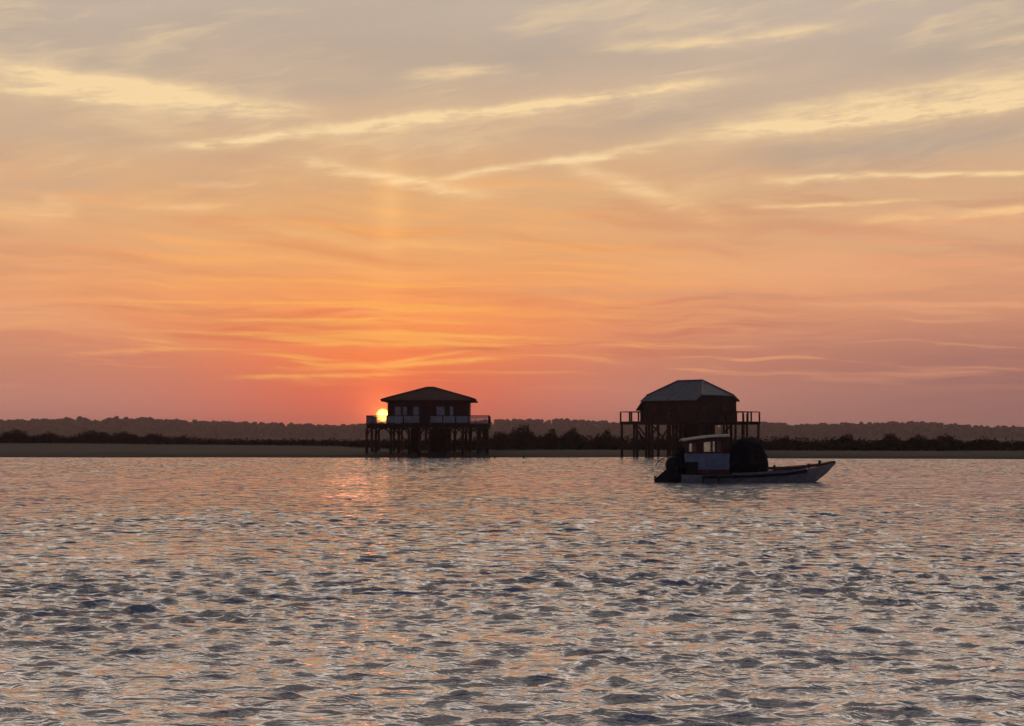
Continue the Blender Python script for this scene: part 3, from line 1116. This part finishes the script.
def boat():
    t = thing("work_boat", "long low grey white work boat with pale blue wheelhouse towards its stern", "boat", (BX, BD, 0.0))
    #        px   keel  half-beam(wl) half-beam(rail)  sheer
    st = [(680, -.28, 1.00, 1.12, .44), (700, -.32, 1.08, 1.22, .42), (730, -.34, 1.12, 1.28, .44), (760, -.34, 1.06, 1.26, .50), (785, -.30, 0.84, 1.14, .60),
          (803, -.20, 0.48, 0.92, .74), (815, 0.02, 0.20, 0.66, .88), (826, .50, 0.10, 0.34, 1.02), (835, 1.05, 0.03, 0.05, 1.12)]
    secs = []
    for (px, kz, b0, b1, sh) in st:
        x = bx(px)
        zc = max(kz + 0.14, 0.0) if kz < 0.3 else (kz + sh) / 2
        secs.append([(x, 0, kz), (x, b0 * 0.8, kz + 0.05 if kz < .3 else kz + .02), (x, b0 * 1.02, zc), (x, b1, sh), (x, b1 - 0.06 if b1 > .1 else b1 * .5, sh),
                     (x, -(b1 - 0.06) if b1 > .1 else -b1 * .5, sh), (x, -b1, sh), (x, -b0 * 1.02, zc), (x, -b0 * 0.8, kz + 0.05 if kz < .3 else kz + .02)])
    MB().loft(secs).build("hull", M['hull'], t)
    for s in (-1, 1):
        mb = MB()
        pts = [(bx(px), s * (b1 + 0.02), sh - 0.10) for (px, kz, b0, b1, sh) in st if 690 < px < 810]
        mb.tube(pts, 0.09, 6)
        mb.build("rub_rail", M['black'], t)
        # dark red bulwark round the foredeck
        vs, fs = [], []
        pts = [(bx(px), s * max(0.02, b1 - 0.05), sh) for (px, kz, b0, b1, sh) in st if px >= 760]
        pts[0] = (bx(769), pts[0][1], 0.56)
        tops = [.84, .86, .94, 1.02, 1.10, 1.20]
        for (p, zt) in zip(pts, tops):
            vs += [(p[0], p[1], p[2] + 0.004 + (0.10 if p[0] < bx(806) else 0)), (p[0], p[1] * 1.01, zt)]
        for i in range(len(pts) - 1):
            fs.append((2 * i, 2 * i + 2, 2 * i + 3, 2 * i + 1))
        MB().faces(vs, fs).thicken(0.06).build("bulwark", M['red_paint'], t)
        # white coaming below it
        vs, fs = [], []
        cp = [(px, b1, sh) for (px, kz, b0, b1, sh) in st if 730 <= px <= 803]
        for (px, b1, sh) in cp:
            vs += [(bx(px), s * (b1 - 0.09), sh + 0.006), (bx(px), s * (b1 - 0.09), sh + (0.11 if px > 740 else 0.08))]
        for i in range(len(cp) - 1):
            fs.append((2 * i, 2 * i + 2, 2 * i + 3, 2 * i + 1))
        MB().faces(vs, fs).thicken(0.05).build("coaming", M['hull'], t)
    for px, zz, yy in ((771, .56, -0.95), (806, .80, -0.55), (819, .98, 0.0)):
        mb = MB()
        hgt = 0.42 if px == 771 else 0.26
        mb.tube([(bx(px), yy, zz), (bx(px), yy, zz + hgt)], 0.075, 8)
        mb.tube([(bx(px), yy - 0.14, zz + hgt * .7), (bx(px), yy + 0.14, zz + hgt * .7)], 0.035, 6)
        mb.build("mooring_bitt", M['black'], t)

    # wheelhouse
    w = 0.92
    x0, x1 = bx(684), bx(726.5)
    xm = bx(696)
    poly = [(xm, .36), (x1, .36), (x1 + 0.02, 1.63), (x0, 1.63), (x0, 1.16), (xm, 1.16)]
    lower_ = MB().prism(poly, -w, w).build("wheelhouse_wall", M['blue_white'], t)
    mb = MB()
    mb.box((bx(714), -w - 0.012, .92), (1.27, 0.03, 0.05)).box((bx(715), -w - 0.012, 1.22), (1.1, 0.03, 0.035)).box((bx(704.5), -w - 0.012, 1.1), (0.035, 0.03, 1.0))
    mb.build("trim_strip", M['steel'], lower_)
    MB().box(((xm + x1) / 2, 0, .56), (x1 - xm + 0.03, 2 * w + 0.03, 0.34)).build("wheelhouse_base", M['red_paint'], t)
    # window band: posts and rails in red brown, panes between
    zt0, zt1 = 1.634, 2.30
    ROOF_LINE = ((680.5, 2.34), (692, 2.44), (704, 2.53), (716, 2.58), (727.5, 2.60))
    zl = lambda x: float(np.interp(x, [bx(a) for a, _ in ROOF_LINE], [b for _, b in ROOF_LINE])) - 0.045
    posts = [(684, 687), (693.5, 701.5), (712.2, 714.6), (725, 726.5)]
    for s in (-1, 1):
        for a, b in posts:
            xa, xb = bx(a), bx(b)
            MB().prism([(xa, zt0), (xb, zt0), (xb, zl(xb)), (xa, zl(xa))], s * w - 0.04, s * w + 0.04).build("window_post", M['red_paint'], t)
    for s in (-1, 1):
        mb = MB()
        mb.prism([(x0, zl(x0) - .16), (x1, zl(x1) - .16), (x1, zl(x1)), (x0, zl(x0))], s * w - 0.052, s * w + 0.052)
        mb.prism([(x0, zt0), (x1, zt0), (x1, zt0 + .08), (x0, zt0 + .08)], s * w - 0.05, s * w + 0.05)
        mb.build("window_rail", M['red_paint'], t)
    mb = MB()
    for y in (-0.45, 0.45):
        mb.box((x1 - 0.03, y, (zt0 + zl(x1)) / 2), (0.07, 0.07, zl(x1) - zt0 - .02))
        mb.box((x0 + 0.03, y, (zt0 + zl(x0)) / 2), (0.07, 0.07, zl(x0) - zt0 - .02))
    mb.build("window_frame", M['red_paint'], t)
    for s in (-1, 1):
        for a, b in ((687, 693.5), (701.5, 712.2), (714.6, 718.5)):
            xa, xb = bx(a) + .004, bx(b) - .004
            MB().prism([(xa, zt0 + .084), (xb, zt0 + .084), (xb, zl(xb) - .165), (xa, zl(xa) - .165)], s * w - 0.006, s * w + 0.006).build("window_pane", M['pane'] if s > 0 else M['clear'], t)
        xa, xb = bx(718.5) + .004, bx(725) - .004
        MB().prism([(xa, zt0 + .084), (xb, zt0 + .084), (xb, zl(xb) - .165), (xa, zl(xa) - .165)], s * w - 0.02, s * w + 0.02).build("window_board", M['red_paint'], t)
    # cambered roof, low at the stern
    secs = []
    for px, zc in ROOF_LINE:
        x = bx(px)
        ring = []
        for v in np.linspace(-1, 1, 9):
            ring.append((x, v * (w + 0.16), zc + 0.12 * (1 - v * v)))
        for v in np.linspace(1, -1, 9):
            ring.append((x, v * (w + 0.16), zc - 0.05 + 0.12 * (1 - v * v)))
        secs.append(ring)
    MB().loft(secs).build("wheelhouse_roof", M['cabin_roof'], t, False)
    mb = MB()
    mb.tube([(bx(722), 0.3, 2.6), (bx(722), 0.3, 3.2)], 0.018, 5)
    mb.build("aerial", M['black'], t)
    # wooden lifting rail round the foredeck, ropes, fender
    mb = MB()
    mb.tube([(bx(771), -0.95, .88), (bx(778), -0.97, .74), (bx(790), -0.92, .90), (bx(800), -0.8, .92), (bx(806), -0.55, .98)], 0.018, 5)
    mb.tube([(bx(819), 0, 1.16), (bx(826), -0.1, 1.14), (bx(833.5), -0.02, 1.2)], 0.018, 5)
    mb.build("mooring_rope", M['deck_paint'], t)
    mb = MB()
    for a_, z_ in ((bx(728.5), 1.0), (bx(728.5), 1.5), (bx(728.5), 2.0)):
        mb.tube([(a_, -0.7, z_), (a_, 0.7, z_)], 0.02, 5)
    for y_ in (-0.7, 0.7):
        mb.tube([(bx(728.5), y_, .46), (bx(728.5), y_, 2.5)], 0.028, 6)
    mb.build("hand_rail", M['black'], t)
    for px_ in (700, 715):
        MB().tube([(bx(px_), -1.33, .36), (bx(px_), -1.36, .28), (bx(px_), -1.36, .02), (bx(px_), -1.34, -.05)], 0.085, 8).build("fender", M['black'], t)
    # deck board and the block in the wheelhouse opening
    MB().box((bx(757), 0, 0.50), (bx(785) - bx(729), 1.9, 0.1)).build("deck_board", M['deck_paint'], t)
    MB().box((bx(689.7), 0, .79), (0.68, 1.78, 0.72), bev=0.03).build("opening_block", M['black'], t)  # black block added to stand for the dark opening under the wheelhouse's aft end
    # guard rail curving over the stern
    mb = MB()
    mb.tube([(bx(681), -0.7, .5), (bx(672), -0.72, 1.62), (bx(664), -0.7, 1.42), (bx(657), -0.62, 1.18), (bx(654.5), -0.55, 0.95)], 0.025, 6)
    mb.tube([(bx(683), -0.7, 1.62), (bx(672), -0.7, 1.62)], 0.022, 6)
    mb.build("stern_guard", M['black'], t)
    # outboard motor: cowl, leg, propeller
    secs = []
    for z, xa, xb, hw in ((.66, 666, 678, .20), (.78, 664.5, 679, .26), (1.02, 664, 679.5, .28), (1.24, 665, 680, .26), (1.4, 667.5, 679.5, .21), (1.46, 670, 678, .13)):
        ring = []
        for a in np.linspace(0, 2 * math.pi, 14, endpoint=False):
            ca, sa = math.cos(a), math.sin(a)
            sg = lambda q: math.copysign(abs(q) ** 0.7, q)
            ring.append(((bx(xa) + bx(xb)) / 2 + sg(ca) * (bx(xb) - bx(xa)) / 2, -0.35 + sg(sa) * hw, z))
        secs.append(ring)
    MB().loft(secs).build("outboard_cowl", M['engine'], t, True)
    leg = MB().prism([(bx(665), .74), (bx(679), .74), (bx(680), .02), (bx(672), -.12), (bx(657), -.08), (bx(653.5), .06), (bx(653), .20), (bx(656.5), .33), (bx(659.5), .48), (bx(662.5), .62)], -0.43, -0.27).build("outboard_leg", M['engine'], t)
    mb = MB()
    for q in range(3):
        a = q * 2 * math.pi / 3 + 0.5
        c = Vector((bx(654.5), -0.35, 0.22))
        mb.faces([c + Vector((0.05, 0, 0)), c + Vector((-0.09, 0.20 * math.cos(a - .45), 0.20 * math.sin(a - .45))), c + Vector((-0.05, 0.25 * math.cos(a), 0.25 * math.sin(a))), c + Vector((0.04, 0.19 * math.cos(a + .5), 0.19 * math.sin(a + .5)))], [(0, 1, 2, 3)])
    mb.thicken(0.02).build("propeller", M['engine'], leg)
    MB().box((bx(679), -0.35, .42), (0.22, 0.5, 0.5), bev=0.02).build("outboard_bracket", M['engine'], t)
    return t


boat()


def heap(name, label, cat, c, lumps, seed, mat, square=0.8):
    """one heap: lumps of (x, y, height, half length, half width), each standing on the deck, fused into one mesh"""
    bm = bmesh.new()
    for li, (lx, ly, h, sx, sy) in enumerate(lumps):
        g_ = bmesh.ops.create_icosphere(bm, subdivisions=5 if li == 0 else 4, radius=1.0)
        for v in g_['verts']:
            p = v.co.copy()
            q = Vector([math.copysign(abs(a) ** square, a) for a in p])
            o_ = Vector((seed + li * 5, 0, 0))
            n = 0.20 * mnoise.noise(p * 1.9 + o_) + 0.15 * mnoise.noise(p * 5 + o_) + 0.06 * mnoise.noise(p * 11 + o_) + 0.04 * mnoise.noise(p * 23 + o_)
            if p.z < 0:
                hh = math.hypot(p.x, p.y)
                if hh > 1e-4:
                    q = Vector((math.copysign(abs(p.x / hh) ** square, p.x), math.copysign(abs(p.y / hh) ** square, p.y), p.z))
            q = q * (1 + n)
            v.co = Vector((lx + q.x * sx, ly + q.y * sy, max(0.0, h * 0.5 + q.z * h * 0.5)))
    for f in bm.faces:
        f.smooth = True
    me = bpy.data.meshes.new(name)
    bm.to_mesh(me)
    bm.free()
    me.materials.append(mat)
    o = bpy.data.objects.new(name, me)
    COL.objects.link(o)
    o.location = c
    tag(o, label, cat)
    return o


heap("net_pile", "tall rounded dark heap piled on the boat deck ahead of the wheelhouse", "net pile", (BX + bx(746), BD, 0.555),
     [(-0.06, 0, 1.92, 0.86, 0.8), (0.72, -0.12, 1.28, 0.42, 0.55), (0.42, -0.1, 1.74, 0.5, 0.6), (-0.66, 0.05, 1.5, 0.36, 0.6), (0.9, -0.3, 0.72, 0.26, 0.4)], 3.0, M['net'], 0.78)
heap("gear_pile", "black heap of gear on the boat stern between outboard and wheelhouse", "gear pile", (BX + bx(680), BD + 0.42, 0.44),
     [(0.08, 0, 1.55, 0.34, 0.42), (-0.28, 0, 1.15, 0.34, 0.4), (0.22, -0.25, 1.1, 0.3, 0.35)], 9.0, M['net'], 0.8)

# ------------------------------------------------------------------ stakes at the water's edge
for px, d, h, lb in ((489.5, 191, .34, "left stake of the close pair standing in the shallows right of the balustrade cabin"),
                     (494.5, 191, .30, "right stake of the close pair standing in the shallows right of the balustrade cabin"),
                     (523.5, 189, .36, "lone thick stake in the shallows midway between the two cabins")):
    x = (px - 512) / F * d
    o = MB().tube([(0, 0, -1.0), (0.02, 0, h * .5), (0.05, 0.01, h)], 0.09, 7, 0.07).build("stake", M['timber'])
    o.location = (x, d, 0)
    tag(o, lb, "stake", "stakes in the shallows")

# ------------------------------------------------------------------ air
def haze():
    m = bpy.data.materials.new("evening_haze")
    m.use_nodes = True
    nt = m.node_tree
    nt.nodes.clear()
    out = nt.nodes.new("ShaderNodeOutputMaterial")
    v = nt.nodes.new("ShaderNodeVolumePrincipled")
    v.inputs['Color'].default_value = (0.92, 0.77, 0.88, 1)
    v.inputs['Density'].default_value = HAZE
    v.inputs['Anisotropy'].default_value = 0.7
    nt.links.new(v.outputs[0], out.inputs['Volume'])
    o = MB().box((0, 1500, 22.0), (7200, 5000, 52.0)).build("haze", m)
    o['kind'] = 'stuff'


HAZE = 0.00014
haze()

# ------------------------------------------------------------------ rendering
scene.view_settings.view_transform = 'Standard'
scene.view_settings.look = 'None'
scene.view_settings.exposure = 0.0
scene.view_settings.gamma = 1.0
scene.render.engine = 'CYCLES'
scene.cycles.use_denoising = True
scene.cycles.max_bounces = 6
scene.cycles.use_adaptive_sampling = True
scene.cycles.adaptive_threshold = 0.02
scene.cycles.adaptive_min_samples = 16
scene.cycles.volume_bounces = 0
